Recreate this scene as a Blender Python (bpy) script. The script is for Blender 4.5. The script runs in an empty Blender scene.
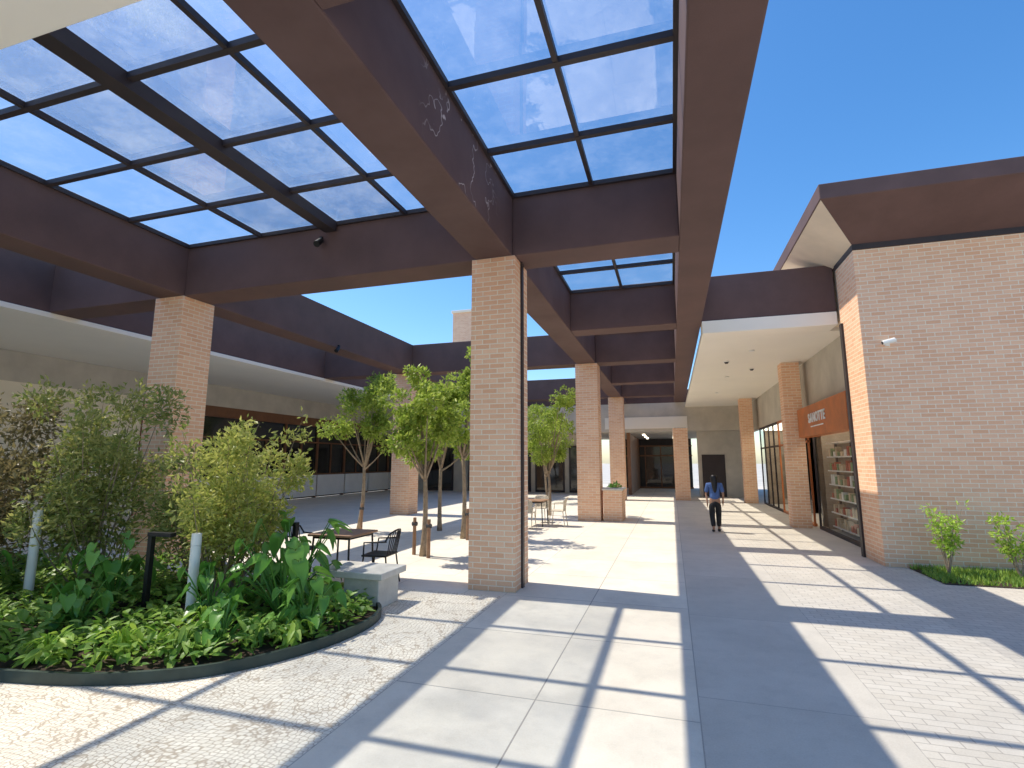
import bpy, bmesh, math, random
from mathutils import Vector, Matrix, noise
R = math.radians
scn = bpy.context.scene
col = scn.collection
random.seed(7)

# ---------------------------------------------------------------- materials
def newmat(name):
    m = bpy.data.materials.new(name); m.use_nodes = True
    nt = m.node_tree
    for n in list(nt.nodes): nt.nodes.remove(n)
    out = nt.nodes.new('ShaderNodeOutputMaterial')
    return m, nt, out
def N(nt, t, **kw):
    n = nt.nodes.new(t)
    for k, v in kw.items():
        if k in n.inputs: n.inputs[k].default_value = v
        else: setattr(n, k, v)
    return n
def L(nt, a, b): nt.links.new(a, b)
def c4(c): return (c[0], c[1], c[2], 1)
def mixc(nt, fac, a, b, blend='MIX'):
    m = nt.nodes.new('ShaderNodeMix'); m.data_type = 'RGBA'; m.blend_type = blend
    if isinstance(fac, (int, float)): m.inputs[0].default_value = fac
    else: L(nt, fac, m.inputs[0])
    for i, v in ((6, a), (7, b)):
        if isinstance(v, tuple): m.inputs[i].default_value = c4(v)
        else: L(nt, v, m.inputs[i])
    return m.outputs[2]
def ramp(nt, src, p0, p1, v0=0.0, v1=1.0):
    r = nt.nodes.new('ShaderNodeMapRange'); r.clamp = True
    L(nt, src, r.inputs[0])
    r.inputs[1].default_value = p0; r.inputs[2].default_value = p1
    r.inputs[3].default_value = v0; r.inputs[4].default_value = v1
    return r.outputs[0]
def mul(nt, a, b):
    k = N(nt, 'ShaderNodeMath', operation='MULTIPLY'); L(nt, a, k.inputs[0])
    if isinstance(b, (int, float)): k.inputs[1].default_value = b
    else: L(nt, b, k.inputs[1])
    return k.outputs[0]
def pos(nt): return nt.nodes.new('ShaderNodeNewGeometry').outputs['Position']
def noise_(nt, vec, scale, detail=3, rough=.6):
    n = N(nt, 'ShaderNodeTexNoise', Scale=scale, Detail=detail, Roughness=rough)
    L(nt, vec, n.inputs['Vector']); return n.outputs[0]
def bump(nt, h, strength=.3, dist=.01):
    b = N(nt, 'ShaderNodeBump', Strength=strength, Distance=dist)
    L(nt, h, b.inputs['Height']); return b.outputs[0]
def principled(nt, out, color, rough=.6, metal=0, normal=None, spec=.5):
    p = nt.nodes.new('ShaderNodeBsdfPrincipled')
    if isinstance(color, tuple): p.inputs['Base Color'].default_value = c4(color)
    else: L(nt, color, p.inputs['Base Color'])
    if isinstance(rough, (int, float)): p.inputs['Roughness'].default_value = rough
    else: L(nt, rough, p.inputs['Roughness'])
    p.inputs['Metallic'].default_value = metal
    p.inputs['Specular IOR Level'].default_value = spec
    if normal: L(nt, normal, p.inputs['Normal'])
    L(nt, p.outputs[0], out.inputs[0]); return p
def plain(name, color, rough=.6, metal=0, var=.25, scale=3, fine=60, b=.15, spec=.4):
    m, nt, out = newmat(name)
    P = pos(nt)
    n1 = noise_(nt, P, scale, 4)
    dark = tuple(c*(1-var) for c in color); lite = tuple(min(1, c*(1+var*.6)) for c in color)
    c = mixc(nt, ramp(nt, n1, .3, .7), dark, lite)
    nrm = None
    if b > .04:
        n2 = noise_(nt, P, fine, 2); c = mixc(nt, .12, c, n2, 'OVERLAY'); nrm = bump(nt, n2, b, .004)
    principled(nt, out, c, ramp(nt, n1, .2, .8, max(.02, rough-.08), min(1, rough+.08)), metal, nrm, spec)
    return m
def brickmat(name, c1, c2, mortar, bw=.25, rh=.08, ms=.0075):
    m, nt, out = newmat(name)
    P = pos(nt)
    s = nt.nodes.new('ShaderNodeSeparateXYZ'); L(nt, P, s.inputs[0])
    a = N(nt, 'ShaderNodeMath', operation='ADD'); L(nt, s.outputs[0], a.inputs[0]); L(nt, s.outputs[1], a.inputs[1])
    cb = nt.nodes.new('ShaderNodeCombineXYZ'); L(nt, a.outputs[0], cb.inputs[0]); L(nt, s.outputs[2], cb.inputs[1])
    br = nt.nodes.new('ShaderNodeTexBrick'); L(nt, cb.outputs[0], br.inputs['Vector'])
    br.inputs['Scale'].default_value = 1; br.inputs['Brick Width'].default_value = bw
    br.inputs['Row Height'].default_value = rh; br.inputs['Mortar Size'].default_value = ms
    br.inputs['Mortar Smooth'].default_value = .15; br.inputs['Bias'].default_value = 0
    br.inputs['Color1'].default_value = c4(c1); br.inputs['Color2'].default_value = c4(c2)
    br.inputs['Mortar'].default_value = c4(mortar)
    n1 = noise_(nt, P, 1.1, 3); n2 = noise_(nt, P, 40, 3)
    c = mixc(nt, ramp(nt, n1, .4, .75, 0, .16), br.outputs[0], tuple(x*.75 for x in c1))
    c = mixc(nt, .12, c, n2, 'OVERLAY')
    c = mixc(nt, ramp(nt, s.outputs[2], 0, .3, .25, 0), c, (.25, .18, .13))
    h = N(nt, 'ShaderNodeMath', operation='MULTIPLY_ADD'); L(nt, br.outputs['Fac'], h.inputs[0]); h.inputs[1].default_value = -1.5
    L(nt, n2, h.inputs[2])
    principled(nt, out, c, .85, 0, bump(nt, h.outputs[0], .5, .006), .2)
    return m
def mosaicmat(name, cA, cB, gap, scale=15):
    m, nt, out = newmat(name)
    P = pos(nt)
    wob = N(nt, 'ShaderNodeTexNoise', Scale=1.2, Detail=1); L(nt, P, wob.inputs['Vector'])
    vm = N(nt, 'ShaderNodeVectorMath', operation='SCALE'); vm.inputs[3].default_value = .35; L(nt, wob.outputs['Color'], vm.inputs[0])
    va = N(nt, 'ShaderNodeVectorMath', operation='ADD'); L(nt, P, va.inputs[0]); L(nt, vm.outputs[0], va.inputs[1])
    v = N(nt, 'ShaderNodeTexVoronoi', feature='DISTANCE_TO_EDGE', Scale=scale, Randomness=.5); L(nt, va.outputs[0], v.inputs['Vector'])
    v2 = N(nt, 'ShaderNodeTexVoronoi', feature='F1', Scale=scale, Randomness=.5); L(nt, va.outputs[0], v2.inputs['Vector'])
    sp = nt.nodes.new('ShaderNodeSeparateColor'); L(nt, v2.outputs['Color'], sp.inputs[0])
    c = mixc(nt, sp.outputs[0], cA, cB)
    n1 = noise_(nt, P, .8, 4)
    c = mixc(nt, ramp(nt, n1, .45, .75, 0, .22), c, tuple(x*.65 for x in cA))
    c = mixc(nt, ramp(nt, v.outputs[0], .03, .10, .85, 0), c, gap)
    h = ramp(nt, v.outputs[0], 0, .15)
    principled(nt, out, c, .75, 0, bump(nt, h, .35, .006), .3)
    return m
def slabmat(name, c1, c2, joint, bw, rh, off=0., ms=.005, stain=.35, rough=.75, b=.25, shift=(0,0)):
    m, nt, out = newmat(name)
    P = pos(nt)
    sh = N(nt, 'ShaderNodeVectorMath', operation='ADD'); L(nt, P, sh.inputs[0]); sh.inputs[1].default_value = (shift[0], shift[1], 0)
    br = nt.nodes.new('ShaderNodeTexBrick'); L(nt, sh.outputs[0], br.inputs['Vector'])
    br.offset = off
    br.inputs['Scale'].default_value = 1; br.inputs['Brick Width'].default_value = bw
    br.inputs['Row Height'].default_value = rh; br.inputs['Mortar Size'].default_value = ms
    br.inputs['Mortar Smooth'].default_value = .2
    br.inputs['Color1'].default_value = c4(c1); br.inputs['Color2'].default_value = c4(c2); br.inputs['Mortar'].default_value = c4(joint)
    n1 = noise_(nt, P, .9, 5, .7); n2 = noise_(nt, P, 70, 2); n3 = noise_(nt, P, 4, 4, .7)
    c = mixc(nt, ramp(nt, n1, .42, .7, 0, stain), br.outputs[0], tuple(x*.62 for x in c1))
    c = mixc(nt, ramp(nt, n3, .5, .7, 0, stain*.7), c, tuple(x*.72 for x in c1))
    c = mixc(nt, .18, c, n2, 'OVERLAY')
    h = N(nt, 'ShaderNodeMath', operation='MULTIPLY_ADD'); L(nt, br.outputs['Fac'], h.inputs[0]); h.inputs[1].default_value = -1.5
    L(nt, n2, h.inputs[2])
    principled(nt, out, c, rough, 0, bump(nt, h.outputs[0], b, .005), .35)
    return m
def leafmat(name, a, b, trans=.35, rough=.45):
    m, nt, out = newmat(name)
    g = nt.nodes.new('ShaderNodeNewGeometry')
    c = mixc(nt, g.outputs['Random Per Island'], a, b)
    n1 = noise_(nt, g.outputs['Position'], 2.5, 2)
    c = mixc(nt, ramp(nt, n1, .45, .75, 0, .4), c, tuple(x*.5 for x in a))
    p = nt.nodes.new('ShaderNodeBsdfPrincipled'); L(nt, c, p.inputs['Base Color'])
    p.inputs['Roughness'].default_value = rough; p.inputs['Specular IOR Level'].default_value = .4
    t = nt.nodes.new('ShaderNodeBsdfTranslucent'); L(nt, c, t.inputs[0])
    mx = nt.nodes.new('ShaderNodeMixShader'); mx.inputs[0].default_value = trans
    L(nt, p.outputs[0], mx.inputs[1]); L(nt, t.outputs[0], mx.inputs[2]); L(nt, mx.outputs[0], out.inputs[0])
    return m
def glassmat(name, tint, haze, gloss_lo, gloss_hi, hazecol=(.9, .93, .96)):
    m, nt, out = newmat(name)
    P = pos(nt)
    tr = nt.nodes.new('ShaderNodeBsdfTransparent'); tr.inputs[0].default_value = c4(tint)
    gl = nt.nodes.new('ShaderNodeBsdfGlossy'); gl.inputs['Roughness'].default_value = .015
    src = tr.outputs[0]
    if haze:
        tl = nt.nodes.new('ShaderNodeBsdfTranslucent'); tl.inputs[0].default_value = c4(hazecol)
        n = noise_(nt, P, 1.1, 4, .75); n2 = noise_(nt, P, 40, 2, .7)
        m1 = nt.nodes.new('ShaderNodeMixShader')
        ad = N(nt, 'ShaderNodeMath', operation='ADD'); L(nt, ramp(nt, n, .42, .72, haze*.5, haze*3), ad.inputs[0]); L(nt, ramp(nt, n2, .58, .75, 0, haze*2.4), ad.inputs[1])
        L(nt, ad.outputs[0], m1.inputs[0])
        L(nt, tr.outputs[0], m1.inputs[1]); L(nt, tl.outputs[0], m1.inputs[2]); src = m1.outputs[0]
    lw = nt.nodes.new('ShaderNodeLayerWeight'); lw.inputs[0].default_value = .5
    m2 = nt.nodes.new('ShaderNodeMixShader')
    L(nt, ramp(nt, lw.outputs['Facing'], .2, 1, gloss_lo, gloss_hi), m2.inputs[0])
    L(nt, src, m2.inputs[1]); L(nt, gl.outputs[0], m2.inputs[2]); L(nt, m2.outputs[0], out.inputs[0])
    return m
def emis(name, c, s):
    m, nt, out = newmat(name)
    e = nt.nodes.new('ShaderNodeEmission'); e.inputs[0].default_value = c4(c); e.inputs[1].default_value = s
    L(nt, e.outputs[0], out.inputs[0]); return m

M = {}
M['brick'] = brickmat('tan_brick', (.85, .475, .285), (.95, .60, .385), (.95, .80, .62))
M['brown'] = plain('brown_beam_paint', (.145, .088, .080), .72, 0, .18, 1.2, 90, .12, .25)
def stained():
    m, nt, out = newmat('brown_beam_paint_with_lime_stains')
    P = pos(nt)
    n1 = noise_(nt, P, 1.2, 4); n2 = noise_(nt, P, 90, 2)
    c = mixc(nt, ramp(nt, n1, .3, .7), (.12, .072, .066), (.16, .10, .092))
    w = noise_(nt, P, .85, 4, .62)
    a = N(nt, 'ShaderNodeMath', operation='SUBTRACT'); L(nt, w, a.inputs[0]); a.inputs[1].default_value = .5
    b = N(nt, 'ShaderNodeMath', operation='ABSOLUTE'); L(nt, a.outputs[0], b.inputs[0])
    line = ramp(nt, b.outputs[0], .001, .007, 1, 0)
    s = nt.nodes.new('ShaderNodeSeparateXYZ'); L(nt, P, s.inputs[0])
    k = mul(nt, mul(nt, ramp(nt, s.outputs[1], 4.3, 4.8), ramp(nt, s.outputs[1], 6.2, 6.9, 1, 0)), ramp(nt, s.outputs[2], 5.22, 5.26))
    k = mul(nt, mul(nt, mul(nt, k, line), ramp(nt, noise_(nt, P, 2.2, 2), .34, .5)), .9)
    c = mixc(nt, k, c, (.68, .58, .53))
    principled(nt, out, c, .72, 0, bump(nt, n2, .12, .004), .25)
    return m
M['brown_stain'] = stained()
M['frame'] = plain('dark_painted_frame', (.045, .034, .036), .5, 0, .2, 3, 80, 0)
M['black'] = plain('black_metal', (.018, .018, .02), .4, .3, .2, 5, 90, 0)
M['white'] = plain('white_plaster', (.95, .90, .80), .8, 0, .03, .7, 60, 0)
M['cream'] = plain('cream_plaster', (.93, .84, .68), .8, 0, .05, .7, 60, .08)
M['greywall'] = plain('grey_render', (.62, .57, .49), .85, 0, .15, 1.2, 50, .2)
M['beige'] = plain('beige_soffit_paint', (.82, .68, .53), .7, 0, .1, 1.2, 50, 0)
M['wood'] = plain('rust_wood_panel', (.62, .20, .065), .5, 0, .25, 2, 30, .1)
M['brownwood'] = plain('brown_wood_frame', (.22, .10, .05), .5, 0, .22, 2, 30, 0)
M['tabletop'] = plain('brown_table_wood', (.38, .22, .13), .5, 0, .25, 6, 60, .1)
M['wicker'] = plain('beige_wicker', (.62, .54, .42), .7, 0, .3, 20, 120, .4)
M['whitepaint'] = plain('white_paint', (.88, .87, .83), .4, 0, .05, 2, 60, 0)
M['concreteblock'] = plain('cast_concrete', (.64, .60, .53), .8, 0, .2, 3, 60, .3)
M['soil'] = plain('dark_mulch_soil', (.06, .038, .025), .95, 0, .5, 9, 60, 1)
M['edging'] = plain('dark_green_metal_edging', (.045, .065, .055), .45, .2, .3, 4, 60, 0)
M['ground'] = plain('pale_ground', (.55, .51, .44), .9, 0, .2, .3, 20, .2)
M['slab'] = slabmat('concrete_slabs', (.79, .71, .585), (.84, .765, .64), (.40, .35, .3), 1.26, 1.55, 0., .007, .42, shift=(2.4, .3))
M['plaza'] = slabmat('plaza_slabs', (.77, .70, .59), (.83, .76, .645), (.46, .41, .35), 1.2, 1.2, .5, .005, .3)
M['strip'] = slabmat('smooth_grey_strip', (.64, .58, .49), (.68, .62, .53), (.38, .34, .3), 1.38, 2.4, 0., .004, .35, shift=(-.12, 0))
M['pavers'] = slabmat('grey_pavers', (.56, .51, .44), (.62, .57, .49), (.38, .34, .3), .22, .11, .5, .005, .3)
M['lightpavers'] = slabmat('pale_small_pavers', (.64, .58, .49), (.70, .64, .55), (.44, .39, .33), .20, .10, .5, .005, .3)
M['mosaic'] = mosaicmat('cream_stone_mosaic', (.93, .85, .71), (.82, .74, .61), (.46, .36, .26), 22)
M['skyglass'] = glassmat('dusty_roof_glass', (.96, .98, 1.0), .045, .08, .5)
M['shopglass'] = glassmat('shop_glass', (.92, .95, .93), 0, .03, .22)
M['darkglass'] = plain('dark_shop_glass', (.02, .02, .02), .06, 0, .3, .6, 20, 0, .8)
M['bark'] = plain('pale_bark', (.34, .26, .18), .9, 0, .35, 12, 70, .6)
M['stake'] = plain('wooden_stake', (.34, .20, .12), .8, 0, .3, 9, 60, .3)
M['leaf_tree'] = leafmat('tree_leaves', (.23, .35, .04), (.55, .64, .13), .45)
M['leaf_dark'] = leafmat('dark_bronze_leaves', (.13, .12, .05), (.36, .29, .13), .35)
M['leaf_mid'] = leafmat('mid_green_leaves', (.20, .27, .06), (.52, .50, .17), .4)
M['leaf_olive'] = leafmat('yellow_olive_leaves', (.30, .37, .07), (.65, .62, .18), .45)
M['leaf_big'] = leafmat('glossy_broad_leaves', (.08, .24, .03), (.24, .48, .09), .3, .3)
M['leaf_lime'] = leafmat('lime_leaves', (.32, .52, .05), (.56, .72, .12), .4)
M['leaf_low'] = leafmat('low_ground_leaves', (.12, .27, .03), (.38, .55, .1), .35)
M['grass'] = leafmat('grass_blades', (.18, .33, .04), (.38, .52, .1), .3)
M['red'] = plain('dull_red_goods', (.5, .10, .06), .5, b=0); M['goods'] = plain('pale_goods', (.7, .56, .38), .5, b=0)
M['goods2'] = plain('green_goods', (.2, .34, .16), .5, b=0)
M['shelfgrey'] = plain('warm_shop_wall', (.34, .28, .22), .5, b=0)
M['skin'] = plain('skin', (.36, .2, .13), .55, 0, .08, b=0); M['hair'] = plain('black_hair', (.010, .008, .007), .45, b=0)
M['denim'] = plain('blue_shirt_cloth', (.08, .15, .36), .8, 0, .25, 12); M['trouser'] = plain('black_trouser_cloth', (.014, .014, .018), .8, 0, .2, 12)
M['lamp'] = emis('lit_lamp_diffuser', (1, .87, .66), 7)
M['shoplamp'] = emis('lit_shop_ceiling_panel', (1, .88, .70), 3.2)
M['letter'] = plain('white_sign_letters', (.93, .93, .9), .4, b=0)
M['rope'] = plain('charcoal', (.05, .05, .055), .6, b=0)

# ---------------------------------------------------------------- geometry helpers
class MB:
    def __init__(s): s.v = []; s.f = []
    def poly(s, pts):
        b = len(s.v); s.v += [tuple(p) for p in pts]; s.f.append(tuple(range(b, b+len(pts)))); return s
    def box(s, x0, x1, y0, y1, z0, z1):
        b = len(s.v)
        s.v += [(x0,y0,z0),(x1,y0,z0),(x1,y1,z0),(x0,y1,z0),(x0,y0,z1),(x1,y0,z1),(x1,y1,z1),(x0,y1,z1)]
        for q in ((3,2,1,0),(4,5,6,7),(0,1,5,4),(1,2,6,5),(2,3,7,6),(3,0,4,7)): s.f.append(tuple(b+i for i in q))
        return s
    def tube(s, pts, rad, n=8, cap=True):
        pts = [Vector(p) for p in pts]
        if not isinstance(rad, (list, tuple)): rad = [rad]*len(pts)
        rings = []
        ref = None
        for i, p in enumerate(pts):
            d = (pts[min(i+1, len(pts)-1)] - pts[max(i-1, 0)]).normalized()
            if ref is None:
                ref = Vector((1,0,0)) if abs(d.x) < .8 else Vector((0,1,0))
            a = (ref - d*ref.dot(d)).normalized(); ref = a
            c = d.cross(a)
            b = len(s.v)
            for k in range(n):
                t = 2*math.pi*k/n
                q = p + (a*math.cos(t) + c*math.sin(t))*rad[i]; s.v.append(tuple(q))
            rings.append(b)
        for i in range(len(rings)-1):
            for k in range(n):
                s.f.append((rings[i]+k, rings[i]+(k+1)%n, rings[i+1]+(k+1)%n, rings[i+1]+k))
        if cap:
            s.f.append(tuple(rings[0]+k for k in reversed(range(n)))); s.f.append(tuple(rings[-1]+k for k in range(n)))
        return s
    def cyl(s, x, y, z0, z1, r, n=20, r2=None):
        return s.tube([(x,y,z0),(x,y,z1)], [r, r if r2 is None else r2], n)
    def build(s, name, mat, parent=None, bevel=0, smooth=False):
        me = bpy.data.meshes.new(name); me.from_pydata(s.v, [], s.f); me.materials.append(M[mat] if isinstance(mat, str) else mat)
        me.update()
        o = bpy.data.objects.new(name, me); col.objects.link(o)
        if smooth:
            for p in me.polygons: p.use_smooth = True
        if parent is not None:
            o.parent = parent
            base = Matrix.Translation(Vector(BASE[parent.name])) if parent.name in BASE else Matrix()
            o.matrix_parent_inverse = base.inverted(); BASE[o.name] = BASE.get(parent.name, (0,0,0))
            if parent.type != 'EMPTY':
                o.matrix_parent_inverse = Matrix()
        if bevel:
            md = o.modifiers.new('bevel', 'BEVEL'); md.width = bevel; md.segments = 2; md.limit_method = 'ANGLE'
        return o
BASE = {}
def tag(o, label=None, cat=None, group=None, kind=None):
    if label: o['label'] = label
    if cat: o['category'] = cat
    if group: o['group'] = group
    if kind: o['kind'] = kind
    return o
def thing(name, label, cat, loc=(0,0,0), group=None):
    o = bpy.data.objects.new(name, None); col.objects.link(o); o.location = loc; o.empty_display_size = .2
    BASE[o.name] = tuple(loc)
    return tag(o, label, cat, group)
def copy_tree(o, parent=None):
    c = o.copy(); col.objects.link(c)
    if parent is not None:
        c.parent = parent; c.matrix_parent_inverse = o.matrix_parent_inverse.copy()
    for ch in list(o.children): copy_tree(ch, c)
    return c
def sheet(name, x0, x1, y0, y1, z, mat, kind='structure'):
    return tag(MB().poly([(x0,y0,z),(x1,y0,z),(x1,y1,z),(x0,y1,z)]).build(name, mat), kind=kind)

# ---------------------------------------------------------------- setting
sheet('ground', -600, 600, -600, 600, -.03, 'ground')
sheet('concrete_path', -2.4, .12, -8, 46, 0, 'slab')
sheet('smooth_strip', .12, 1.5, -8, 46, 0, 'strip')
sheet('stone_path', 1.5, 3.05, -8, 46, 0, 'lightpavers')
sheet('paver_pavement', 3.05, 30, -8, 11.4, 0, 'pavers')
sheet('shop_pavement', 3.05, 9, 11.4, 46, 0, 'strip')
sheet('mosaic_pavement', -18.5, -2.4, -8, 7.35, 0, 'mosaic')
sheet('plaza', -18.5, -2.4, 7.35, 46, 0, 'plaza')

ZB, ZT = 5.2, 6.3
CX0, CX1 = -2.97, -2.33
RX0, RX1 = .25, .82
LX0, LX1 = -9.87, -9.23
FX0, FX1 = -13.7, -13.15

# ---- pergola frame of brown beams
pg = thing('pergola', 'brown painted pergola of deep concrete beams carried on the brick columns', 'pergola', (-2.6, 7.9, ZB))
MB().box(CX0, CX1, -4, 30, ZB, ZT).build('beam', 'brown_stain', pg, .02)['label'] = 'long middle beam with thin white lime stains'
MB().box(RX0, RX1, -4, 30, ZB, ZT).build('beam', 'brown', pg, .02)
MB().box(LX0, LX1, -4, 30, ZB, ZT).build('beam', 'brown', pg, .02)
rowsY = [(2.2, 2.8), (7.6, 8.25), (12.7, 13.3), (17.2, 17.85), (22.0, 22.6), (26.8, 27.45)]
for (a, b) in rowsY:
    MB().box(CX1, RX0, a, b, ZB+.003, ZT-.003).build('cross_beam', 'brown', pg, .015)
for (a, b) in ((7.6, 8.25), (17.2, 17.85), (26.8, 27.45)):
    MB().box(LX1, CX0, a, b, ZB+.003, ZT-.003).build('cross_beam', 'brown', pg, .015)
    MB().box(FX1, LX0, a, b, ZB+.003, ZT-.003).build('cross_beam', 'brown', pg, .015)
MB().box(RX1, 3.64, 12.7, 13.3, ZB+.003, ZT-.003).build('cross_beam', 'brown', pg, .015)

t = thing('roof_slab', 'white plastered roof slab overhead at the top left, before the first glass panels', 'roof slab', (-6, 0, ZB))
MB().box(LX1, CX0, -4, 2.35, ZB+.01, ZT-.01).build('slab', 'white', t, .01)

# ---- columns
def column(x0, y0, label, w=.74, h=ZB, conduit=False, group='brick columns of the arcade'):
    t = thing('brick_column', label, 'column', (x0+w/2, y0+w/2, 0), group)
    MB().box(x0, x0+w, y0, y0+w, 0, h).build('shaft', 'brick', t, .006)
    if conduit:
        MB().box(x0+w, x0+w+.03, y0+.32, y0+.42, .0, h).build('conduit', 'frame', t)
    MB().box(x0+.06, x0+w-.06, y0+.06, y0+w-.06, h-.005, h+.02).build('cap', 'frame', t)
    return t
column(-3.02, 7.57, 'nearest brick column, standing at the centre by the concrete bench', conduit=True)
column(-3.02, 17.15, 'second brick column of the middle row, beside the low brick planter')
column(-3.02, 26.75, 'third and farthest brick column of the middle row')
column(-9.95, 7.57, 'brick column at the left rising behind the planted bed')
column(-9.95, 17.15, 'brick column of the left row behind the slim trees')
column(-9.95, 26.75, 'farthest brick column of the left row')
column(.1, 27.6, 'brick column at the far end of the walkway under the grey wall', w=.72, h=3.6)
column(3.3, 17.2, 'brick column beside the shop with the orange sign', w=.5, h=4.9)
column(3.2, 26.6, 'last brick column along the right hand shops', w=.55, h=4.9)

# ---- skylights
def skylight(x0, x1, y0, y1, xs, ys, thick, label):
    t = thing('skylight', label, 'skylight', ((x0+x1)/2, (y0+y1)/2, ZT-.1), 'glass roof panels between the beams')
    z0, z1 = ZT-.11, ZT-.04
    f = MB(); w = .05
    f.box(x0, x1, y0, y0+w, z0, z1); f.box(x0, x1, y1-w, y1, z0, z1); f.box(x0, x0+w, y0+w, y1-w, z0, z1); f.box(x1-w, x1, y0+w, y1-w, z0, z1)
    f.build('frame', 'frame', t)
    for x in xs:
        if x == thick: MB().box(x-.12, x+.12, y0+w, y1-w, z0-.12, z1-.004).build('rafter', 'frame', t)
        else: MB().box(x-.03, x+.03, y0+w, y1-w, z0-.01, z1-.004).build('mullion', 'frame', t)
    for y in ys: MB().box(x0+w, x1-w, y-.038, y+.038, z0-.015, z1-.008).build('crossbar', 'frame', t)
    X = [x0+.01]+list(xs)+[x1-.01]; Y = [y0+.01]+list(ys)+[y1-.01]
    for i in range(len(X)-1):
        for j in range(len(Y)-1):
            dz = random.uniform(-.003, .003)
            z = ZT-.03
            MB().poly([(X[i]+.006,Y[j]+.006,z+dz),(X[i+1]-.006,Y[j]+.006,z-dz),(X[i+1]-.006,Y[j+1]-.006,z+dz),(X[i]+.006,Y[j+1]-.006,z)]).build('glass_pane', 'skyglass', t)
skylight(LX1, CX0, 2.35, 7.6, (-4.28, -5.8, -7.4), (3.75, 5.05, 6.35), -5.8, 'wide glass skylight of four pane columns above the planted bed')
names = ['nearest narrow skylight above the front of the concrete walkway', 'second narrow skylight, past the nearest column', 'third narrow skylight over the walkway', 'fourth narrow skylight over the walkway', 'farthest narrow skylight over the walkway']
for i in range(5):
    y0 = rowsY[i][1]; y1 = rowsY[i+1][0]
    n = (y1-y0)
    ys = (3.6, 4.95, 6.3) if i == 0 else tuple(y0+n*k/3 for k in (1, 2))
    skylight(CX1, RX0, y0, y1, (-1.02,), ys, None, names[i])

# ---------------------------------------------------------------- left arcade building
t = thing('arcade_building', 'long low arcade building on the left with white soffit and dark shop windows', 'building', (-18.5, 15, 0))
MB().box(FX0, FX1, -6, 34, ZB, 6.45).build('fascia', 'brown', t, .02)
MB().box(FX0-.3, FX1+.04, -6, 34, ZB-.12, ZB-.004).build('trim', 'white', t, .01)
MB().box(-19, FX0-.3, -6, 34, ZB-.04, ZB+.1).build('soffit', 'white', t)
MB().box(-19, FX0, -6, 34, ZB+.11, ZT+.1).build('roof', 'greywall', t)
MB().box(-19, -18.5, -6, 34, 4.25, ZB-.045).build('upper_wall', 'greywall', t)
MB().box(-19, -18.48, -6, 14, 0, 4.25).build('wall', 'cream', t)
MB().box(-19, -18.48, 14, 34, 3.8, 4.247).build('lintel', 'brownwood', t)
MB().box(-19, -18.8, 14, 34, 0, 3.8).build('back_wall', 'frame', t)
for i in range(8):
    y0 = 14+i*2.5; y1 = y0+2.5
    MB().box(-18.56, -18.44, y0+.1, y1-.02, .1, 1.2).build('base_panel', 'whitepaint', t, .01)
    f = MB(); f.box(-18.72, -18.5, y0, y0+.09, 0, 3.8); f.box(-18.72, -18.5, y0+.09, y1, 1.21, 1.28); f.box(-18.72, -18.52, y0+.09, y1, 2.9, 2.97)
    f.box(-18.7, -18.53, y0+1.25, y0+1.3, 1.28, 2.9)
    w = f.build('window', 'brownwood', t)
    MB().poly([(-18.6,y0+.09,1.22),(-18.6,y1,1.22),(-18.6,y1,3.8),(-18.6,y0+.09,3.8)]).build('pane', 'darkglass', w)

t = thing('brick_tower', 'plain brick tower rising behind the left arcade roof', 'tower', (-14, 38, 0))
MB().box(-15.9, -11.5, 36, 40, 0, 13.4).build('wall', 'brick', t, .02)
MB().box(-16, -11.4, 35.9, 40.1, 13.4, 13.6).build('coping', 'cream', t, .02)

# ---------------------------------------------------------------- far end building
t = thing('far_building', 'grey rendered building closing the far end with dark glass entrance', 'building', (-2, 30, 0))
MB().box(-18.4, 4.1, 30.0, 30.4, 3.6, 5.18).build('fascia_wall', 'greywall', t)
MB().box(-3.6, .9, 29.95, 29.995, 3.75, 4.4).build('white_band', 'white', t)
MB().box(-18.4, 4.1, 30.4, 40.5, 3.6, 3.75).build('soffit', 'greywall', t)
MB().box(-18.4, 4.1, 30.0, 40.5, 5.19, 5.9).build('roof', 'brown', t)
MB().box(-18.4, -4.2, 32.5, 32.8, 0, 3.6).build('wall', 'greywall', t)
MB().box(-2.5, -2.3, 31.2, 40, 0, 3.6).build('side_wall', 'brownwood', t)
MB().box(1.4, 4.1, 31.0, 31.3, 0, 3.6).build('wall', 'greywall', t)
MB().box(1.6, 2.8, 30.95, 30.995, 0, 2.3).build('door', 'frame', t)
MB().box(-4.2, 1.4, 40.2, 40.5, 0, 3.6).build('back_wall', 'frame', t)
for i in range(5):
    x0 = -4.1+i*1.1
    f = MB(); f.box(x0, x0+.07, 39.4, 39.5, 0, 3.0); f.box(x0+.07, x0+1.1, 39.4, 39.5, 2.3, 2.4); f.box(x0+.07, x0+1.1, 39.4, 39.5, 0, .12); f.box(x0, x0+1.1, 39.4, 39.5, 3.0, 3.1)
    w = f.build('door' if i == 2 else 'window', 'brownwood', t)
    MB().poly([(x0+.07,39.45,.12),(x0+1.1,39.45,.12),(x0+1.1,39.45,3.0),(x0+.07,39.45,3.0)]).build('pane', 'shopglass', w)
for i, x in enumerate((-16, -13, -10.6, -8.4, -6.2)):
    f = MB().box(x, x+1.9, 32.4, 32.49, 0, 2.9).build('window', 'frame', t)
    MB().poly([(x+.1,32.39,.15),(x+1.8,32.39,.15),(x+1.8,32.39,2.8),(x+.1,32.39,2.8)]).build('pane', 'darkglass', f)
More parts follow.
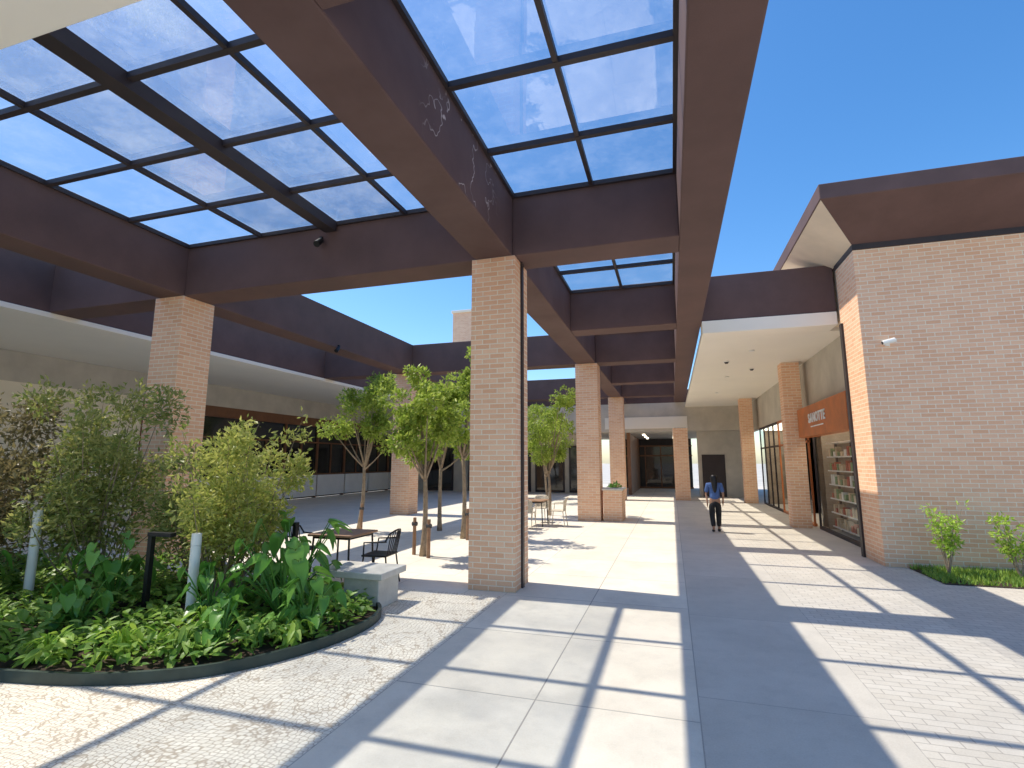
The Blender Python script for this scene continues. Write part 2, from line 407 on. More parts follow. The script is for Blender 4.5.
for i, (x, y) in enumerate(((-1.6, 33), (0.2, 33), (-1.6, 35.5), (0.2, 35.5), (-1.6, 38), (.2, 38))):
    o = MB().cyl(x, y, 3.52, 3.6, .08, 16).build('ceiling_lamp', 'lamp')
    tag(o, 'small round lit lamp in the ceiling of the far entrance', 'lamp', 'round lamps in the far entrance ceiling')

# ---------------------------------------------------------------- right building
WX, WY = 3.65, 11.4
t = thing('brick_building', 'tan brick building on the right with brown overhanging hipped eaves', 'building', (WX, WY, 0))
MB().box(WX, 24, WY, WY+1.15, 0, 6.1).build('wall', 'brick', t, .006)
MB().box(WX-.04, WX, WY+.98, WY+1.12, 0, 4.85).build('downpipe', 'frame', t)
MB().box(WX-.015, 24, WY-.03, WY+1.18, 6.1, 6.22).build('wall_coping', 'frame', t)
e0x, e0y = 2.8, 10.1
MB().box(e0x, 24, e0y, 34, 6.66, 6.96).build('fascia', 'brown', t, .015)
MB().poly([(e0x+.02,e0y+.02,6.66),(WX,WY,6.2),(24,WY,6.2),(24,e0y+.02,6.66)]).build('front_soffit', 'brown', t)
MB().poly([(e0x+.02,e0y+.02,6.655),(e0x+.02,34,6.655),(WX,34,6.2),(WX,WY,6.2)]).build('side_soffit', 'beige', t)
MB().box(4.0, 4.2, WY+1.15, 30, 3.45, 4.98).build('upper_wall', 'greywall', t)
MB().box(WX+.05, 4.2, WY+1.16, 30, 4.99, 6.2).build('parapet', 'beige', t)
MB().box(RX1+.003, 4.0, 13.3, 30, 4.9, 5.04).build('canopy_soffit', 'white', t)
MB().box(RX1+.003, WX-.02, 12.66, 13.3, 4.9, 5.197).build('canopy_edge', 'white', t, .005)
for (x, y) in ((2.2, 15.0), (2.0, 19.5), (2.0, 24)):
    MB().cyl(x, y, 4.87, 4.898, .07, 18).build('downlight', 'whitepaint', t)
t = thing('security_camera', 'small white security camera fixed high on the tan brick wall', 'camera', (4.06, WY, 4.15))
MB().box(4.02, 4.10, WY-.03, WY-.002, 4.10, 4.2).build('bracket', 'whitepaint', t, .005)
MB().tube([(4.06, WY-.03, 4.15), (4.06, WY-.1, 4.17)], .018, 10).build('arm', 'whitepaint', t)
MB().tube([(3.95, WY-.12, 4.15), (4.16, WY-.12, 4.2)], .045, 14).build('body', 'whitepaint', t, .01)
MB().tube([(3.94, WY-.12, 4.148), (3.948, WY-.12, 4.15)], .03, 14).build('lens', 'black', t)
for (x, y, l) in ((1.7, 16.5, 'small white dome detector on the white canopy ceiling, nearer one'), (2.6, 18.0, 'small white dome detector on the white canopy ceiling, farther one')):
    t = thing('smoke_detector', l, 'detector', (x, y, 4.86))
    MB().cyl(x, y, 4.87, 4.898, .08, 16).build('base', 'whitepaint', t); MB().cyl(x, y, 4.83, 4.87, .04, 16, .065).build('cap', 'rope', t)

def shop(y0, y1, label, wood, n=4, h=3.38):
    t = thing('shopfront', label, 'shopfront', (4.0, y0, 0))
    m = 'wood' if wood else 'frame'
    f = MB(); f.box(3.97, 4.06, y0, y1, 0, .08); f.box(3.97, 4.06, y0, y1, 3.38, 3.45)
    if n > 2: f.box(3.97, 4.06, y0, y1, 2.49, 2.55)
    for i in range(n+1):
        yy = y0+(y1-y0-.03)*i/n; f.box(3.975, 4.03, yy, yy+.03, .08, 3.38)
    f.build('frame', m, t)
    for i in range(n):
        a = y0+(y1-y0-.03)*i/n+.03; b = y0+(y1-y0-.03)*(i+1)/n
        MB().poly([(4.01,a,.08),(4.01,b,.08),(4.01,b,3.38),(4.01,a,3.38)]).build('glass_pane', 'shopglass', t)
    r = MB(); r.poly([(7.5,y0,0),(7.5,y1,0),(7.5,y1,3.4),(7.5,y0,3.4)]); r.poly([(4.2,y1,0),(7.5,y1,0),(7.5,y1,3.4),(4.2,y1,3.4)]); r.poly([(4.2,y0,0),(7.5,y0,0),(7.5,y0,3.4),(4.2,y0,3.4)])
    r.poly([(4.2,y0,3.4),(7.5,y0,3.4),(7.5,y1,3.4),(4.2,y1,3.4)])
    r.build('interior_wall', 'shelfgrey', t)
    MB().box(4.08, 5.6, y0+.2, y1-.2, 3.33, 3.37).build('ceiling_lamp', 'shoplamp', t)
    return t
shop(12.6, 17.15, 'glass shopfront under the orange wood sign, full of shelves', False, 1)
shop(17.75, 22.2, 'second shopfront on the right with orange wood frame', True)
shop(22.2, 26.55, 'third shopfront on the right in a dark frame', False)
SZ = (.12, .5, .88, 1.26, 1.64, 2.02, 2.4)
for (yy, lab) in ((13.35, 'shelf unit of goods inside the near right shop, nearest the pilaster'), (14.75, 'shelf unit of goods in the middle of the near right shop'), (16.15, 'shelf unit of goods inside the near right shop, nearest the column')):
    t = thing('shelf_unit', lab, 'shelves', (4.4, yy, 0))
    s = MB()
    for z in SZ: s.box(4.22, 4.5, yy-.66, yy+.66, z, z+.03)
    s.build('shelf', 'whitepaint', t)
    MB().box(4.51, 4.54, yy-.69, yy+.69, 0, 2.43).build('back_panel', 'shelfgrey', t)
    p = MB()
    for y in (yy-.69, yy+.66): p.box(4.44, 4.5, y, y+.03, 0, 2.43)
    p.build('upright', 'rope', t)
    for z in SZ[:-1]:
        for k in range(6):
            y = yy-.62+k*.21
            o = MB().box(4.25, 4.38, y, y+random.uniform(.09, .16), z+.03, z+random.uniform(.14, .3)).build('package', random.choice(['red', 'goods', 'goods2', 'whitepaint', 'goods']))
            tag(o, 'small package on a shelf in the near right shop', 'package', 'packages on the shop shelves')
t = thing('shop_sign', 'orange wood shop sign with white lettering above the near right shopfront', 'sign', (3.7, 14.5, 2.5))
MB().box(3.62, 3.95, 12.62, 17.1, 2.6, 3.42).build('panel', 'wood', t, .01)
def text_mesh(body, size, mat, loc, rot, name, parent):
    cu = bpy.data.curves.new(name, 'FONT'); cu.body = body; cu.size = size; cu.extrude = .008; cu.align_x = 'CENTER'; cu.space_character = 1.1; cu.offset = .008
    tmp = bpy.data.objects.new(name+'_tmp', cu); col.objects.link(tmp)
    dg = bpy.context.evaluated_depsgraph_get(); me = bpy.data.meshes.new_from_object(tmp.evaluated_get(dg))
    bpy.data.objects.remove(tmp)
    me.transform(Matrix.Translation(loc) @ rot); me.materials.clear(); me.materials.append(M[mat])
    o = bpy.data.objects.new(name, me); col.objects.link(o)
    o.parent = parent; o.matrix_parent_inverse = Matrix.Translation(Vector(BASE[parent.name])).inverted()
    return o
text_mesh('SANOTTE', .34, 'letter', Vector((3.605, 15.0, 2.95)), Matrix.Rotation(R(-90), 4, 'Z') @ Matrix.Rotation(R(90), 4, 'X'), 'lettering', t)
MB().box(3.6, 3.612, 14.4, 15.6, 2.82, 2.85).build('underline', 'letter', t)
t = thing('poster', 'white framed poster on the second right hand shopfront', 'poster', (3.9, 20, 2.4))
MB().box(3.93, 3.96, 19.2, 20.4, 2.6, 3.3).build('panel', 'whitepaint', t); MB().box(3.915, 3.928, 19.35, 20.25, 2.72, 3.18).build('print', 'greywall', t)

# ---------------------------------------------------------------- vegetation
def foliage(name, blobs, n, size, mat, parent, asp=.42, seed=0, thr=-.08, nf=2.2, up=.2, shell=2.0):
    rnd = random.Random(seed); V = []; F = []
    vols = [b[3]*b[4]*b[5] for b in blobs]
    cnt = 0; tries = 0
    while cnt < n and tries < n*6:
        tries += 1
        b = rnd.choices(blobs, vols)[0]
        d = Vector((rnd.gauss(0,1), rnd.gauss(0,1), rnd.gauss(0,1))).normalized()
        r = rnd.random()**(1/shell)*rnd.uniform(.9, 1.12)
        p = Vector((b[0]+d.x*b[3]*r, b[1]+d.y*b[4]*r, b[2]+d.z*b[5]*r))
        if noise.noise(p*nf+Vector((seed*7.1, 0, 0))) < thr+rnd.uniform(-.12, .12): continue
        if p.z < .05: continue
        q = (d*.6+Vector((rnd.gauss(0,.6), rnd.gauss(0,.6), rnd.gauss(0,.6)+up))).normalized()
        s = q.cross(Vector((rnd.gauss(0,1), rnd.gauss(0,1), rnd.gauss(0,1)))).normalized()
        nn = q.cross(s)
        l = size*rnd.uniform(.6, 1.35); w = l*asp*.5
        i = len(V)
        V += [tuple(p), tuple(p+q*l*.45+s*w+nn*w*.35), tuple(p+q*l-nn*w*.3), tuple(p+q*l*.45-s*w+nn*w*.35)]
        F += [(i, i+1, i+2), (i, i+2, i+3)]
        cnt += 1
    mb = MB(); mb.v = V; mb.f = F
    return mb.build(name, mat, parent)
def bez(a, b, bend, n=5):
    a = Vector(a); b = Vector(b); return [a.lerp(b, i/n) + Vector(bend)*math.sin(math.pi*i/n) for i in range(n+1)]
def shrub(x, y, h, w, mat, label, n, size, seed, z0=.06):
    rnd = random.Random(seed)
    t = thing('shrub', label, 'shrub', (x, y, z0), 'tall shrubs in the planted bed')
    blobs = []; st = MB()
    for k in range(26):
        a = rnd.uniform(0, 6.28); rr = rnd.uniform(.1, 1)**.6*w*.46; z = h*rnd.uniform(.25, .88)
        bx, by = x+math.cos(a)*rr, y+math.sin(a)*rr
        blobs.append((bx, by, z, w*rnd.uniform(.11, .2), w*rnd.uniform(.11, .2), h*rnd.uniform(.07, .12)))
        st.tube(bez((x+rnd.uniform(-.1,.1), y+rnd.uniform(-.1,.1), z0), (bx, by, z), (rnd.uniform(-.06,.06), rnd.uniform(-.06,.06), 0)), [.014, .012, .01, .008, .006, .004], 5)
        tip = (bx+math.cos(a)*rnd.uniform(0,.2), by+math.sin(a)*rnd.uniform(0,.2), min(h, z+rnd.uniform(.2, .5)))
        st.tube(bez((bx, by, z), tip, (0, 0, 0), 3), [.005, .004, .003, .002], 4)
        blobs.append((tip[0], tip[1], (z+tip[2])/2+.05, .09, .09, (tip[2]-z)*.6+.05))
    blobs.append((x, y, h*.42, w*.34, w*.34, h*.32))
    foliage('foliage', blobs, n, size, mat, t, seed=seed, thr=-.14, nf=3.2)
    st.build('stem', 'bark', t)
    return t
shrub(-9.5, 4.9, 3.0, 2.3, 'leaf_dark', 'tall dark bronze leaved shrub at the left edge of the bed', 10500, .09, 11)
shrub(-8.2, 5.7, 3.2, 2.0, 'leaf_mid', 'tall mid green shrub just left of the left brick column', 10000, .09, 12)
shrub(-5.75, 5.75, 2.75, 1.75, 'leaf_olive', 'airy yellow green shrub in the middle of the bed', 8000, .085, 13)
shrub(-7.0, 6.4, 2.1, 1.8, 'leaf_mid', 'lower green shrub behind the black path lamp', 5000, .09, 14)
shrub(-11.6, 5.2, 2.8, 2.4, 'leaf_dark', 'dark shrub farthest left beyond the edge one', 4500, .1, 15)

# bed
edge = [(-14,2.95),(-9,3.0),(-7,3.13),(-5.74,3.33),(-4.9,3.5),(-4.3,3.78),(-3.9,4.15),(-3.62,4.65),(-3.48,5.2),(-3.5,5.75),(-3.75,6.2),(-4.5,6.75),(-6,7.1),(-14,7.1)]
tag(MB().poly([(x, y, .05) for x, y in edge]).build('planting_soil', 'soil'), kind='structure')
t = thing('bed_edging', 'dark green metal edging curving around the planted bed', 'edging', (-5, 3.5, 0))
mb = MB()
fine = []
for i in range(len(edge)-2):
    a, b = Vector(edge[i]), Vector(edge[i+1])
    p0 = Vector(edge[max(i-1,0)]); p3 = Vector(edge[min(i+2,len(edge)-1)])
    for k in range(5):
        u = k/5
        q = .5*((2*a)+(b-p0)*u+(2*p0-5*a+4*b-p3)*u*u+(3*a-p0-3*b+p3)*u**3); fine.append(q)
outer = []
for i, q in enumerate(fine):
    d = (fine[min(i+1,len(fine)-1)]-fine[max(i-1,0)]).normalized(); outer.append(q+Vector((d.y,-d.x))*.04)
for i in range(len(fine)-1):
    a, b, c, d = fine[i], fine[i+1], outer[i+1], outer[i]
    H = .10
    mb.poly([(d.x,d.y,0),(c.x,c.y,0),(c.x,c.y,H),(d.x,d.y,H)]); mb.poly([(d.x,d.y,H),(c.x,c.y,H),(b.x,b.y,H),(a.x,a.y,H)]); mb.poly([(a.x,a.y,H),(b.x,b.y,H),(b.x,b.y,0),(a.x,a.y,0)])
mb.build('band', 'edging', t)

def inside(x, y, m=.06):
    c = False; n = len(edge)
    for i in range(n):
        x1, y1 = edge[i]; x2, y2 = edge[(i+1) % n]
        if (y1 > y) != (y2 > y) and x < (x2-x1)*(y-y1)/(y2-y1)+x1: c = not c
        dx, dy = x2-x1, y2-y1; u = max(0, min(1, ((x-x1)*dx+(y-y1)*dy)/(dx*dx+dy*dy)))
        if math.hypot(x-x1-u*dx, y-y1-u*dy) < m: return False
    return c
def blade(mb, p, yaw, tilt, l, w, kind='heart', roll=0):
    if kind == 'heart':
        out = [(0,0),(-.16,.22),(-.1,.42),(.15,.5),(.45,.4),(.75,.2),(1,0)]
    else:
        out = [(0,0),(.15,.35),(.4,.5),(.7,.35),(1,0)]
    rot = Matrix.Rotation(yaw, 3, 'Z') @ Matrix.Rotation(tilt, 3, 'Y') @ Matrix.Rotation(roll, 3, 'X')
    def T(x, y):
        z = abs(y)*.35*w/l*l - .18*l*max(0, x)**2
        return tuple(Vector(p) + rot @ Vector((x*l, y*w, z)))
    n = len(out); b = len(mb.v)
    mid = [T(x, 0) for x, y in out]; mid[1] = T(.02, 0) if kind == 'heart' else mid[1]
    lf = [T(x, y) for x, y in out]; rt = [T(x, -y) for x, y in out]
    mb.v += mid + lf + rt
    for i in range(n-1):
        mb.f.append((b+i, b+i+1, b+n+i+1, b+n+i)); mb.f.append((b+i, b+2*n+i, b+2*n+i+1, b+i+1))
def bigplant(x, y, h, n, l, mat, label, kind='heart', seed=0, asp=.8, group='broad leaved plants in the bed', name='broad_leaf_plant'):
    rnd = random.Random(seed)
    t = thing(name, label, 'plant', (x, y, .05), group)
    f = MB(); s = MB()
    for i in range(n):
        a = rnd.uniform(0, 6.28); rr = rnd.uniform(.15, 1)*h*.55; z = h*rnd.uniform(.35, 1.05)
        tip = Vector((x+math.cos(a)*rr, y+math.sin(a)*rr, z))
        s.tube(bez((x, y, .05), tip, (0, 0, .08), 4), [.012, .011, .009, .008, .006], 5)
        ll = l*rnd.uniform(.6, 1.2)
        blade(f, tip, a+rnd.uniform(-.5,.5), rnd.uniform(.2, 1.1), ll, ll*asp, kind, rnd.uniform(-.5,.5))
    f.build('leaves', mat, t, smooth=True); s.build('stalk', mat, t)
for i, (x, y, h, n, l, lab) in enumerate([
    (-4.5, 5.35, 1.0, 34, .27, 'big elephant ear plant at the right end of the bed by the bench'),
    (-4.9, 6.0, 1.15, 28, .27, 'elephant ear plant just behind the biggest one near the bench'),
    (-3.95, 5.1, .65, 24, .22, 'low elephant ear plant at the bed corner beside the edging'),
    (-7.0, 5.2, .95, 28, .25, 'elephant ear plant beneath the shrubs, left of the black lamp'),
    (-8.6, 4.5, .8, 26, .25, 'elephant ear plant at the left front of the bed'),
    (-5.1, 4.9, .7, 26, .22, 'broad leaved plant in front of the white bollard light'),
    (-7.9, 3.9, .6, 24, .22, 'low broad leaved plant near the left picture edge'),
    (-6.3, 4.3, .6, 26, .2, 'low broad leaved plant at the middle of the bed front'),
    (-4.4, 4.4, .5, 24, .18, 'low broad leaved plant behind the rounded corner of the edging')]):
    bigplant(x, y, h, n, l, 'leaf_big', lab, seed=20+i, asp=.72)
limes = [(-5.05, 3.85), (-4.55, 4.1), (-5.7, 3.65), (-4.15, 4.65), (-4.85, 4.6), (-6.5, 3.6), (-3.85, 4.75), (-7.4, 3.5)]
ll_ = ['pale lime plant nearest the edging at the front middle of the bed', 'dark small leafed plant right of the front lime plant', 'lime plant left of the front one along the edging', 'small dark plant near the bed corner', 'lime plant behind the two front plants', 'dark small plant at the left front edge', 'lime plant at the rounded corner of the bed', 'dark small plant at the far left of the front edge']
for i, (x, y) in enumerate(limes):
    bigplant(x, y, random.uniform(.26, .4), 34, .17, 'leaf_lime' if i % 2 == 0 else 'leaf_low', ll_[i],
             'spear', 40+i, .36, 'small spear leafed plants along the edging', 'small_leafy_plant')
rnd = random.Random(5); f = MB()
k = 0
while k < 9500:
    x = rnd.uniform(-13, -3.4); y = rnd.uniform(3, 7.1)
    if not inside(x, y): continue
    dn = noise.noise(Vector((x*1.3, y*1.3, 3)))
    if dn < -.4: continue
    z = .07+rnd.random()*(.14+.3*max(0, dn+.15))
    blade(f, (x, y, z), rnd.uniform(0, 6.28), rnd.uniform(-.9, .5), rnd.uniform(.07, .17), rnd.uniform(.04, .09), 'spear', rnd.uniform(-.6,.6)); k += 1
tag(f.build('ground_cover', 'leaf_low'), 'low leafy ground cover filling the curved bed', 'ground cover', kind='stuff')

def tree(x, y, h, cw, label, seed, base=.42, mat='leaf_tree', n=5000):
    rnd = random.Random(seed)
    t = thing('slim_tree', label, 'tree', (x, y, 0), 'slim trees in the seating court')
    tr = MB(); zt = h*base
    lean = Vector((rnd.uniform(-.15,.15), rnd.uniform(-.1,.1), 0))
    top = Vector((x, y, zt))+lean
    tr.tube(bez((x, y, 0), top, (rnd.uniform(-.06,.06), 0, 0), 6), [.075, .06, .055, .05, .048, .045, .045], 10)
    blobs = []
    for k in range(13):
        a = rnd.uniform(0, 6.28) if k else 0; rr = cw*.5*rnd.uniform(.25, .95)
        z = zt+(h-zt)*rnd.uniform(.12, .92); rr *= 1-.5*abs((z-zt)/(h-zt)-.4)
        c = Vector((x+lean.x+math.cos(a)*rr, y+lean.y+math.sin(a)*rr, z))
        tr.tube(bez(top-Vector((0,0,rnd.uniform(0,.25))), c, (0, 0, -.06), 5), [.032, .026, .02, .015, .01, .006], 6)
        r = cw*rnd.uniform(.12, .2)
        blobs.append((c.x, c.y, c.z, r, r, r*.85))
        for q in range(2):
            tp = c+Vector((rnd.uniform(-.3,.3), rnd.uniform(-.3,.3), rnd.uniform(.05,.35)))
            tr.tube([c, tp], [.008, .004], 4); blobs.append((tp.x, tp.y, tp.z, .13, .13, .12))
    foliage('crown', blobs, n, .105, mat, t, asp=.5, seed=seed, thr=-.08, nf=3, up=-.1)
    tr.build('trunk', 'bark', t, smooth=True)
tree(-4.95, 9.9, 4.0, 1.7, 'slim tree with bushy crown nearest the centre column', 61)
tree(-8.5, 13.0, 4.4, 2.2, 'slim tree farthest left in the court, before the dark windows', 62)
tree(-5.1, 12.4, 5.0, 1.8, 'taller slim tree half hidden behind the centre column', 63)
tree(-6.3, 13.6, 4.5, 2.0, 'slim tree between the left one and the centre pair', 64)
tree(-4.3, 18.6, 4.5, 2.4, 'slim tree in the gap right of the centre column', 65, .35)
tree(-5.6, 24.0, 4.6, 2.6, 'farther tree behind the dining chairs in the court', 66, .3)
tree(-8.2, 27.0, 5.2, 3.0, 'farthest tree in front of the far grey wall', 67, .3)
for i, (x, y, l) in enumerate(((-4.75, 9.75, 'short wooden stake right of the nearest slim tree'), (-5.2, 10.0, 'short wooden stake left of the nearest slim tree'), (-8.3, 12.8, 'wooden stake by the left slim tree'), (-4.9, 12.2, 'wooden stake by the taller slim tree'))):
    t = thing('tree_stake', l, 'stake', (x, y, 0), 'wooden stakes propping the slim trees')
    MB().tube([(x, y, 0), (x, y, .75)], [.04, .035], 10).build('post', 'stake', t, .005); MB().tube([(x-.05, y, .62), (x+.05, y, .62)], .045, 8).build('tie', 'rope', t)

sheet('lawn_soil', 4.0, 12, 10.05, 11.39, .012, 'soil')
rnd = random.Random(9); f = MB()
for k in range(9000):
    x = rnd.uniform(4.0, 9.5); y = rnd.uniform(10.1, 11.35)
    if noise.noise(Vector((x*1.5, y*1.5, 0))) < -.3: continue
    h = rnd.uniform(.05, .13); a = rnd.uniform(0, 6.28); dx, dy = math.cos(a)*.012, math.sin(a)*.012
    f.poly([(x-dx, y-dy, .01), (x+dx, y+dy, .01), (x+rnd.uniform(-.05,.05), y+rnd.uniform(-.05,.05), h)])
tag(f.build('grass', 'grass'), 'strip of bright grass at the foot of the brick wall', 'grass', kind='stuff')
for i, (x, y, h, l) in enumerate(((4.35, 10.75, 1.15, 'young thin lime shrub at the left end of the grass strip'), (5.35, 10.8, 1.15, 'young thin lime shrub at the right edge of the picture'))):
    t = thing('young_shrub', l, 'shrub', (x, y, 0), 'young shrubs by the brick wall')
    rnd = random.Random(80+i); st = MB(); bl = []
    for k in range(7):
        a = rnd.uniform(0, 6.28); tip = (x+math.cos(a)*rnd.uniform(.05,.3), y+math.sin(a)*.2, h*rnd.uniform(.5, 1))
        st.tube(bez((x, y, 0), tip, (0, 0, .05), 4), [.01, .008, .007, .005, .003], 5)
        for u in (.5, .75, 1): bl.append((x+(tip[0]-x)*u, y+(tip[1]-y)*u, tip[2]*u+.03, .09, .09, .1))
    foliage('foliage', bl, 650, .075, 'leaf_lime', t, .4, 80+i, -.5); st.build('stem', 'bark', t)

# ---------------------------------------------------------------- furniture
t = thing('concrete_bench', 'pale concrete block bench between the bed and the nearest column', 'bench', (-3.9, 6.4, 0))
MB().box(-4.25, -3.72, 6.2, 6.72, 0, .38).build('base', 'concreteblock', t, .012)
MB().box(-4.7, -3.64, 6.13, 6.79, .382, .47).build('seat', 'concreteblock', t, .012)

def chair_proto(kind):
    t = thing('metal_chair' if kind == 'metal' else 'wicker_chair', '', 'chair')
    m = 'black' if kind == 'metal' else 'wicker'
    MB().box(-.22, .22, -.21, .21, .44, .47).build('seat', m, t, .012)
    for sx in (-1, 1):
        MB().tube([(sx*.19, .18, .44), (sx*.22, .23, 0)], [.013, .012], 8).build('leg', m, t)
        MB().tube([(sx*.19, -.19, .44), (sx*.22, -.25, 0)], [.013, .012], 8).build('leg', m, t)
        MB().tube([(sx*.22, .17, .44), (sx*.25, .15, .66), (sx*.25, -.05, .67), (sx*.24, -.22, .68)], .013, 8).build('armrest', m, t)
    b = MB()
    rail = [( -.24, -.2, .68), (-.2, -.25, .79), (-.1, -.29, .83), (0, -.3, .84), (.1, -.29, .83), (.2, -.25, .79), (.24, -.2, .68)]
    b.tube(rail, .014, 8)
    if kind == 'metal':
        for k in range(7):
            x = -.18+k*.06; zt = .84-abs(x)*.28; b.tube([(x*.9, -.2, .45), (x, -.3+abs(x)*.2, zt)], .008, 6)
    else:
        for i in range(5):
            x0 = -.23+i*.092; x1 = x0+.09; ya = -.3+abs(x0)*.3; yb = -.3+abs(x1)*.3
            b.poly([(x0, -.2, .46), (x1, -.2, .46), (x1, yb, .82-abs(x1)*.2), (x0, ya, .82-abs(x0)*.2)])
    b.build('backrest', m, t)
    return t
def table_proto():
    t = thing('dining_table', '', 'table')
    MB().box(-.4, .4, -.4, .4, .72, .755).build('tabletop', 'tabletop', t, .008)
    for sx in (-1, 1):
        for sy in (-1, 1): MB().tube([(sx*.33, sy*.33, .72), (sx*.36, sy*.36, 0)], .016, 8).build('leg', 'black', t)
    a = MB(); a.box(-.34, .34, -.34, -.32, .68, .72); a.box(-.34, .34, .32, .34, .68, .72); a.box(-.34, -.32, -.319, .319, .68, .72); a.box(.32, .34, -.319, .319, .68, .72)
    a.build('apron', 'black', t)
    return t
protos = {'metal': chair_proto('metal'), 'wicker': chair_proto('wicker'), 'table': table_proto()}
used = set()
def place(kind, x, y, a, label, group):
    p = protos[kind]
    o = p if kind not in used else copy_tree(p)
    used.add(kind)
    o.location = (x, y, 0); o.rotation_euler.z = R(a); o['label'] = label; o['group'] = group
sets = [(-5.25, 7.6, 'metal', 'nearest the planted bed', [(.75, -.1, 95), (-.78, 0, -90)]),
        (-11.2, 9.4, 'metal', 'behind the left brick column', [(.75, 0, 90)]),
        (-4.1, 15.6, 'wicker', 'right of the centre column', [(.75, 0, 90), (-.75, 0, -90), (0, -.8, 0), (0, .8, 180)])]
for (x, y, k, w, ch) in sets:
    place('table', x, y, 0, 'square brown topped table ' + w, 'square tables in the court')
    for (dx, dy, a) in ch:
        sd = 'right' if dx > .5 else 'left' if dx < -.5 else 'far' if dy > .5 else 'near'
        place(k, x+dx, y+dy, a, ('black metal' if k == 'metal' else 'beige wicker') + ' chair ' + sd + ' of the table ' + w, 'chairs around the court tables')

t = thing('brick_planter', 'low brick planter box beside the second middle column', 'planter', (-1.8, 17.6, 0))
MB().box(-2.2, -1.6, 17.3, 18.5, 0, .98).build('box', 'brick', t, .006); MB().box(-2.24, -1.56, 17.26, 18.54, .98, 1.04).build('coping', 'concreteblock', t, .006)
foliage('plant', [(-1.9, 18.1, 1.07, .2, .3, .1)], 200, .09, 'leaf_big', t, .5, 91, -.6)

def bollard(x, y, h, label):
    t = thing('bollard_light', label, 'bollard', (x, y, .05), 'white bollard lights in the bed')
    MB().cyl(x, y, .05, h-.14, .055, 24).build('post', 'whitepaint', t)
    MB().cyl(x, y, h-.136, h, .057, 24, .054).build('cap', 'whitepaint', t)
bollard(-5.5, 5.0, 1.05, 'white cylindrical bollard light in front of the yellow green shrub')
bollard(-8.3, 5.0, 1.25, 'white cylindrical bollard light among the dark left shrubs')
def pathlamp(x, y, h, label, d=1):
    t = thing('path_lamp', label, 'lamp', (x, y, .05), 'black path lamps in the bed')
    MB().box(x-.03, x+.03, y-.03, y+.03, .05, h).build('post', 'black', t, .004)
    MB().box(x-.03 if d > 0 else x-.34, x+.34 if d > 0 else x+.03, y-.04, y+.04, h, h+.05).build('head', 'black', t, .004)
pathlamp(-6.15, 4.95, 1.0, 'black L shaped path lamp at the middle of the bed')
pathlamp(-5.15, 6.3, 1.0, 'black L shaped path lamp behind the elephant ears', -1)
def spot(x, y, z, label):
    t = thing('spot_light', label, 'spotlight', (x, y, z), 'small black spotlights under the beams')
    MB().box(x-.03, x+.03, y-.02, y+.02, z-.06, z).build('bracket', 'black', t)
    MB().tube([(x, y, z-.07), (x+.02, y-.14, z-.2)], [.05, .06], 14).build('head', 'black', t)
spot(-6.0, 7.55, 6.0, 'small black spotlight on the front cross beam under the wide skylight')
spot(-9.1, 12.5, 5.25, 'small black spotlight on the left beam over the court')

# ---------------------------------------------------------------- person
def skin_obj(name, verts, edges, rad, mat, parent, root=0, sub=2):
    me = bpy.data.meshes.new(name); me.from_pydata(verts, edges, []); me.materials.append(M[mat])
    o = bpy.data.objects.new(name, me); col.objects.link(o)
    md = o.modifiers.new('skin', 'SKIN'); md.use_smooth_shade = True
    for i, r in enumerate(rad):
        sv = me.skin_vertices[0].data[i]; sv.radius = r if isinstance(r, tuple) else (r, r); sv.use_root = (i == root)
    o.modifiers.new('sub', 'SUBSURF').levels = sub; o.modifiers['sub'].render_levels = sub
    o.parent = parent
    return o
pr = thing('person', 'person with long dark hair, blue shirt and black trousers walking away along the grey strip', 'person')
V = []; E = []; RR = []
def av(p, r, link=None):
    V.append(p); RR.append(r)
    if link is not None: E.append((link, len(V)-1))
    return len(V)-1
pel = av((0,0,.86), (.125,.09)); wa = av((0,0,1.0), (.11,.08), pel); ch = av((0,.01,1.18), (.13,.09), wa); uc = av((0,0,1.28), (.10,.07), ch)
nk = av((0,.0,1.355), .045, uc); hb = av((0,.02,1.405), (.06,.065), nk); hm = av((0,.02,1.47), (.072,.088), hb); ht = av((0,.01,1.535), (.055,.065), hm)
av((0,.115,1.46), .012, hm)
for s in (-1, 1): av((s*.08,.01,1.465), .014, hm)
def arm(s, el, wr):
    sh = av((s*.155, 0, 1.275), .048, uc); e = av(el, .034, sh); w = av(wr, .022, e)
    pm = av((wr[0], wr[1]+.02, wr[2]-.06), .026, w)
    for k in range(4):
        b = av((wr[0], wr[1]+.014*k, wr[2]-.1-.004*k), .008, pm)
        av((wr[0]-s*.012, wr[1]+.004+.014*k, wr[2]-.15+abs(k-2)*.008), .007, b)
    av((wr[0]-s*.01, wr[1]+.055, wr[2]-.09), .009, pm)
arm(1, (.215, -.06, 1.03), (.215, .06, .83)); arm(-1, (-.215, .05, 1.03), (-.2, -.03, .80))
def leg(s, kn, an, toe):
    h = av((s*.08, 0, .82), .085, pel); k = av(kn, .052, h); a = av(an, .035, k); av(toe, .028, a)
leg(1, (.085, .10, .46), (.085, .12, .09), (.09, .24, .035)); leg(-1, (-.085, .0, .45), (-.085, -.2, .12), (-.09, -.09, .035))
skin_obj('body', V, E, RR, 'skin', pr)
skin_obj('shirt', [(0,0,.84),(0,0,1.0),(0,.01,1.18),(0,0,1.29),(.165,0,1.275),(.215,-.05,1.05),(-.165,0,1.275),(-.215,.045,1.05),(0,0,1.335)],
         [(0,1),(1,2),(2,3),(3,4),(4,5),(3,6),(6,7),(3,8)], [(.16,.12),(.14,.11),(.155,.118),(.12,.09),.07,.056,.07,.056,.06], 'denim', pr)
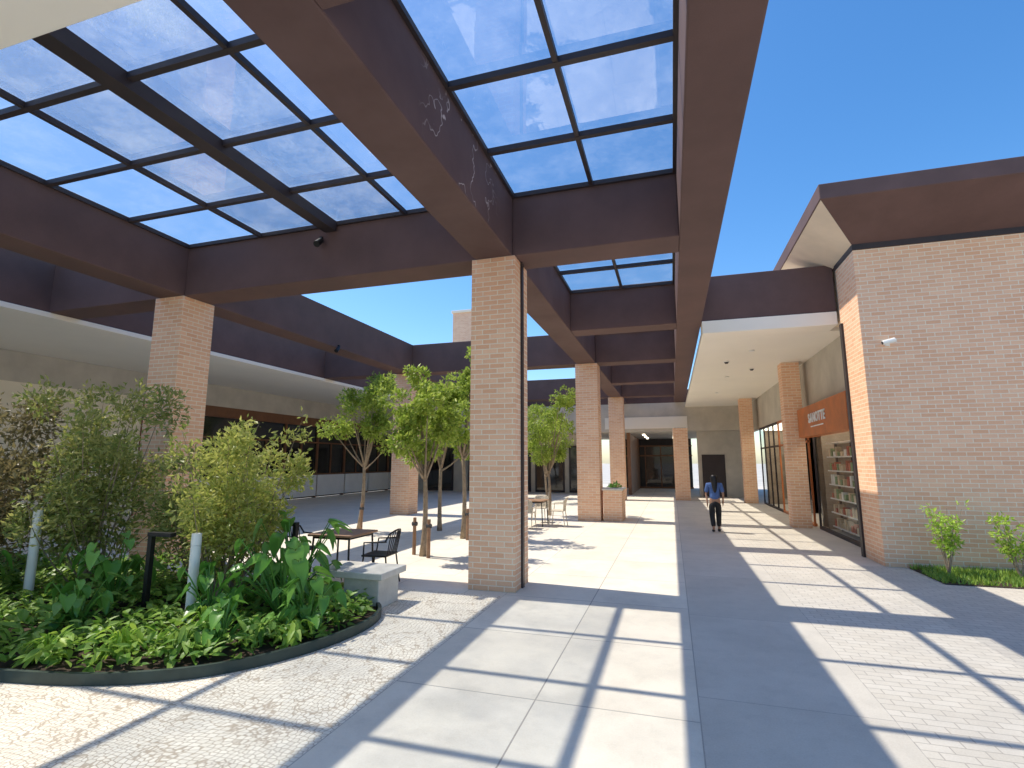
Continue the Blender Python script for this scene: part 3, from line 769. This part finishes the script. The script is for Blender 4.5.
skin_obj('trousers', [(0,0,.9),(0,0,.83),(.085,0,.78),(.088,.10,.46),(.086,.12,.13),(-.085,0,.78),(-.088,.0,.45),(-.086,-.19,.16)],
         [(0,1),(1,2),(2,3),(3,4),(1,5),(5,6),(6,7)], [(.14,.105),(.14,.11),.105,.078,.062,.105,.078,.062], 'trouser', pr, 1)
skin_obj('hair', [(0,-.01,1.55),(0,-.03,1.47),(0,-.06,1.39),(0,-.10,1.28),(0,-.125,1.16),(0,-.125,1.06)], [(0,1),(1,2),(2,3),(3,4),(4,5)], [(.08,.085),(.105,.11),(.1,.085),(.08,.05),(.06,.035),(.025,.02)], 'hair', pr)
for s, y, z, dy in ((1, .12, .045, .14), (-1, -.19, .07, .11)):
    skin_obj('shoe', [(s*.088, y-.03, z), (s*.09, y+dy*.5, z-.005), (s*.092, y+dy, .035)], [(0,1),(1,2)], [(.045,.05),(.045,.042),(.035,.03)], 'black', pr)
pr.location = (1.08, 15.5, 0.0); pr.rotation_euler.z = R(2)

# ---------------------------------------------------------------- light, sky, camera
sd = Vector((-.57, .05, 1)).normalized()
w = bpy.data.worlds.new('World'); scn.world = w; w.use_nodes = True
nt = w.node_tree; bg = nt.nodes['Background']; sk = nt.nodes.new('ShaderNodeTexSky'); sk.sky_type = 'NISHITA'; sk.sun_disc = False
sk.sun_elevation = math.asin(sd.z); sk.sun_rotation = math.atan2(sd.x, sd.y)
sk.air_density = 1.0; sk.dust_density = .7; sk.ozone_density = 2.6
hs = nt.nodes.new('ShaderNodeHueSaturation'); hs.inputs['Saturation'].default_value = 1.3; hs.inputs['Value'].default_value = 1.55
nt.links.new(sk.outputs[0], hs.inputs['Color']); nt.links.new(hs.outputs[0], bg.inputs[0]); bg.inputs[1].default_value = .15
ld = bpy.data.lights.new('sun', 'SUN'); ld.energy = 5; ld.angle = R(.5); ld.color = (1, .93, .80)
lo = bpy.data.objects.new('sun', ld); col.objects.link(lo); lo.rotation_euler = (-sd).to_track_quat('-Z', 'Y').to_euler(); lo.location = (-10, 0, 20)
cam = bpy.data.cameras.new('camera'); cam.sensor_width = 36; cam.lens = 515/1024*36; cam.clip_end = 2000; cam.clip_start = .05
co = bpy.data.objects.new('camera', cam); col.objects.link(co); co.location = (0, 0, 1.9)
co.rotation_euler = (R(90+8.6), 0, R(17.08)); scn.camera = co
scn.view_settings.view_transform = 'Standard'; scn.view_settings.look = 'None'; scn.view_settings.exposure = 0
